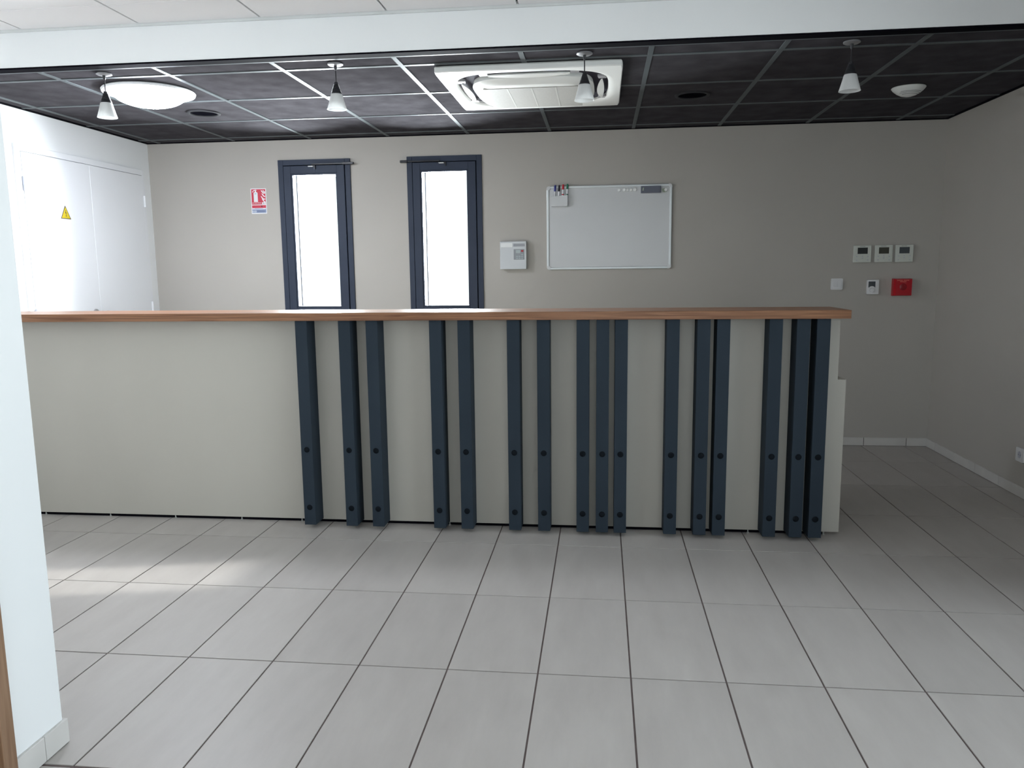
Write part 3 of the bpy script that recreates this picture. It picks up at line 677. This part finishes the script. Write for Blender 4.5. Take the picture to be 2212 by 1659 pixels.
controller(1.678, 'dark_screen', 'square cream climate controller, left one of three in a row')
controller(1.822, 'olive_screen', 'square cream climate controller, middle one of three in a row')
controller(1.960, 'slate_screen', 'square cream climate controller, right one of three in a row')

sw = thing('light_switch', (1.577, YW, 1.14), 'white light switch just above the right end of the counter', 'light switch')
obj('plate', prism(rounded(1.536, 1.617, 1.140, 1.220, 0.008), 'y', YW-0.008, YW), 'switch_white', sw)
obj('rim', prism(rounded(1.545, 1.608, 1.149, 1.211, 0.004), 'y', YW-0.011, YW-0.007), 'switch_white', sw)
for a, b in ((1.551, 1.576), (1.5775, 1.602)):
    obj('rocker', prism([(YW-0.011, 1.160), (YW-0.0175, 1.160), (YW-0.0125, 1.203), (YW-0.011, 1.203)], 'x', a, b), 'switch_white', sw)
obj('label_strip', B(1.552, 1.601, YW-0.0125, YW-0.0105, 1.152, 1.157), 'sign_white', sw)

th = thing('thermostat', (1.82, YW, 1.106), 'white thermostat with round dial, left of the red box', 'thermostat')
obj('body', B(1.780, 1.861, YW-0.024, YW, 1.106, 1.209, bev=0.003, seg=2), 'switch_white', th)
yf = YW-0.024
obj('screen', B(1.788, 1.835, yf-0.0008, yf+0.001, 1.155, 1.197), 'slate_screen', th)
obj('dial_collar', lathe([(0, yf-0.004), (0.023, yf-0.004), (0.025, yf), (0, yf)], 32, 1.812, 1.140, 'y'), 'switch_white', th, smooth=True)
obj('dial', lathe([(0, yf-0.014), (0.0135, yf-0.014), (0.0155, yf-0.011), (0.016, yf-0.003), (0, yf-0.003)], 32, 1.812, 1.136, 'y'), 'switch_white', th, smooth=True)

rb = thing('alarm_sounder', (2.01, YW, 1.094), 'red fire alarm box on the back wall near the corner', 'fire alarm')
R0, R1, RZ0, RZ1, RD = 1.953, 2.072, 1.095, 1.215, 0.058
bm = bmesh.new()
pts0 = [(R0, RZ0), (R1, RZ0), (R1, RZ1), (R0, RZ1)]; pts1 = [(R0+0.008, RZ0+0.003), (R1-0.002, RZ0+0.003), (R1-0.002, RZ1-0.003), (R0+0.008, RZ1-0.003)]
a = [bm.verts.new((x, YW, z)) for x, z in pts0]; b = [bm.verts.new((x, YW-0.036, z)) for x, z in pts0]; c = [bm.verts.new((x, YW-RD, z)) for x, z in pts1]
for p, q in ((a, b), (b, c)):
    for k in range(4): bm.faces.new((p[k], p[(k+1) % 4], q[(k+1) % 4], q[k]))
bm.faces.new(c); bm.faces.new(a[::-1]); bmesh.ops.recalc_face_normals(bm, faces=bm.faces)
obj('body', bm, 'red_plastic', rb)
yf = YW-RD
obj('grille_disc', lathe([(0, yf-0.002), (0.020, yf-0.002), (0.024, yf), (0, yf)], 32, 2.012, 1.157, 'y'), 'red_plastic_dark', rb, smooth=True)
for k in range(3): obj('grille_ring', tube([(2.012+(0.006+0.006*k)*math.cos(2*math.pi*q/20), yf-0.002, 1.157+(0.006+0.006*k)*math.sin(2*math.pi*q/20)) for q in range(21)], 0.0009, 6), 'red_plastic', rb)
obj('lettering', boxes(*[(1.970+0.0062*k, 1.9748+0.0062*k, yf-0.0006, yf+0.0005, 1.2005, 1.2060) for k in range(13) if k not in (6,)], *[(1.989+0.0062*k, 1.9938+0.0062*k, yf-0.0006, yf+0.0005, 1.1915, 1.1965) for k in range(7)]), 'print_orange', rb)

# ------------------------------------------------------------------ fire extinguisher sign
sx0, sx1, sz0, sz1 = -2.7755, -2.6525, 1.757, 1.946
fs = thing('fire_sign', ((sx0+sx1)/2, YW, sz0), 'red fire extinguisher sign on the back wall, left of the windows', 'sign')
def sp(u, v): return (sx0+(sx1-sx0)*u, sz1-(sz1-sz0)*v)
def spoly(pts, d0, d1): return prism([sp(*p) for p in pts], 'y', YW-d1, YW-d0)
obj('plate', spoly([(0, 0), (1, 0), (1, 1), (0, 1)], 0.0, 0.0020), 'sign_white', fs)
obj('red_field', spoly([(.045, .03), (.955, .03), (.955, .635), (.045, .635)], .0018, .0026), 'sign_red', fs)
obj('lower_red_field', spoly([(.045, .665), (.955, .665), (.955, .775), (.045, .775)], .0018, .0026), 'sign_red', fs)
obj('blue_field', spoly([(.045, .785), (.955, .785), (.955, .965), (.045, .965)], .0018, .0026), 'sign_blue', fs)
obj('extinguisher_body', spoly([(.19, .535), (.19, .18), (.22, .15), (.28, .14), (.28, .10), (.36, .10), (.36, .14), (.42, .15), (.45, .18), (.45, .535)], .0025, .0032), 'sign_white', fs)
obj('extinguisher_handle', spoly([(.12, .155), (.13, .10), (.20, .065), (.28, .06), (.32, .045), (.37, .06), (.40, .085), (.30, .10), (.21, .095), (.165, .12), (.15, .16)], .0025, .0032), 'sign_white', fs)
obj('extinguisher_label', spoly([(.25, .18), (.39, .18), (.39, .235), (.25, .235)], .0031, .0036), 'sign_lightblue', fs)
for x, y in ((.66, .07), (.70, .20), (.64, .305), (.71, .415)):
    obj('flame', spoly([(x, y), (x+.07, y+.012), (x+.12, y+.055), (x+.17, y+.095), (.93, y+.105), (.93, y+.14), (x+.17, y+.14), (x+.10, y+.105), (x+.05, y+.055)], .0025, .0032), 'sign_white', fs)
obj('flame', spoly([(.78, .07), (.83, .075), (.88, .11), (.935, .13), (.935, .19), (.87, .165), (.82, .12)], .0025, .0032), 'sign_white', fs)
(xa, za) = sp(.085, .595); (xb, zb_) = sp(.66, .555)
obj('lettering', text_mesh('EXTINCTEUR', zb_-za, xb-xa, xa, za, YW-0.0030), 'sign_white', fs)
obj('class_box', spoly([(.71, .55), (.94, .55), (.94, .625), (.71, .625)], .0025, .0032), 'sign_white', fs)
obj('class_mark', spoly([(.77, .615), (.81, .575), (.85, .595), (.86, .615)], .0031, .0036), 'ink_grey', fs)
obj('extra_mark', spoly([(.64, .68), (.71, .68), (.72, .745), (.68, .75)], .0025, .0031), 'sign_black', fs)
obj('white_strip', spoly([(.06, .79), (.22, .79), (.22, .825), (.06, .825)], .0025, .0031), 'sign_white', fs)
obj('white_strip', spoly([(.74, .79), (.93, .79), (.93, .825), (.74, .825)], .0025, .0031), 'sign_white', fs)
obj('pale_strip', spoly([(.22, .795), (.74, .795), (.74, .835), (.22, .835)], .0025, .0029), 'sign_lightblue', fs)
for a, b in ((.06, .17), (.19, .31)): obj('pictogram_box', spoly([(a, .87), (b, .87), (b, .945), (a, .945)], .0025, .0031), 'sign_lightblue', fs)
for a in (.12, .24): obj('pictogram', spoly([(a, .88), (a+.03, .885), (a+.025, .93), (a+.005, .935)], .0030, .0034), 'sign_navy', fs)
for v in (.875, .905, .93): obj('print_line', spoly([(.36, v), (.86, v), (.86, v+.012), (.36, v+.012)], .0025, .0030), 'sign_navy', fs)

# ------------------------------------------------------------------ electrical warning triangle on the cupboard door
ty, tz, th_ = 3.052, 1.667, 0.085
ws = thing('warning_sign', (XL+0.019, ty, tz), 'yellow electrical warning triangle on the white cupboard door', 'sign')
def tri(s, x0, x1, name, m):
    cz_ = tz+th_/3; h = th_*s
    obj(name, prism([(ty-h*0.577, cz_-h/3), (ty+h*0.577, cz_-h/3), (ty+h*0.04, cz_+h*2/3-h*0.05), (ty, cz_+h*2/3), (ty-h*0.04, cz_+h*2/3-h*0.05)], 'x', XL+0.019+x0, XL+0.019+x1), m, ws)
tri(1.0, 0.0, 0.0008, 'border', 'sign_black'); tri(0.84, 0.0008, 0.0012, 'yellow_field', 'sign_yellow')
bo = [(0.000, 0.055), (-0.006, 0.034), (0.001, 0.036), (0.001, 0.020), (-0.003, 0.020), (0.003, 0.010), (0.006, 0.021), (0.004, 0.021), (0.006, 0.042), (-0.001, 0.040), (0.004, 0.055)]
obj('lightning_bolt', prism([(ty+a_, tz+b_+0.002) for a_, b_ in bo], 'x', XL+0.0202, XL+0.0206), 'sign_black', ws)

# ------------------------------------------------------------------ socket on the right wall
so = thing('wall_socket', (XR, 2.825, 0.235), 'white wall socket low on the right wall', 'socket')
obj('plate', prism(rounded(2.785, 2.866, 0.199, 0.278, 0.008), 'x', XR-0.009, XR), 'switch_white', so)
obj('socket_well', lathe([(0.0195, XR-0.009), (0.0205, XR-0.0105), (0.022, XR-0.009)], 28, 2.8255, 0.2385, 'x'), 'switch_white', so, smooth=True)
obj('socket_face', lathe([(0, XR-0.0093), (0.0195, XR-0.0093)], 28, 2.8255, 0.2385, 'x'), 'hinge_grey', so)
for a in (-0.0095, 0.0095): obj('pin_hole', lathe([(0, XR-0.0098), (0.0028, XR-0.0098)], 12, 2.8255+a, 0.2385, 'x'), 'black_plastic', so)
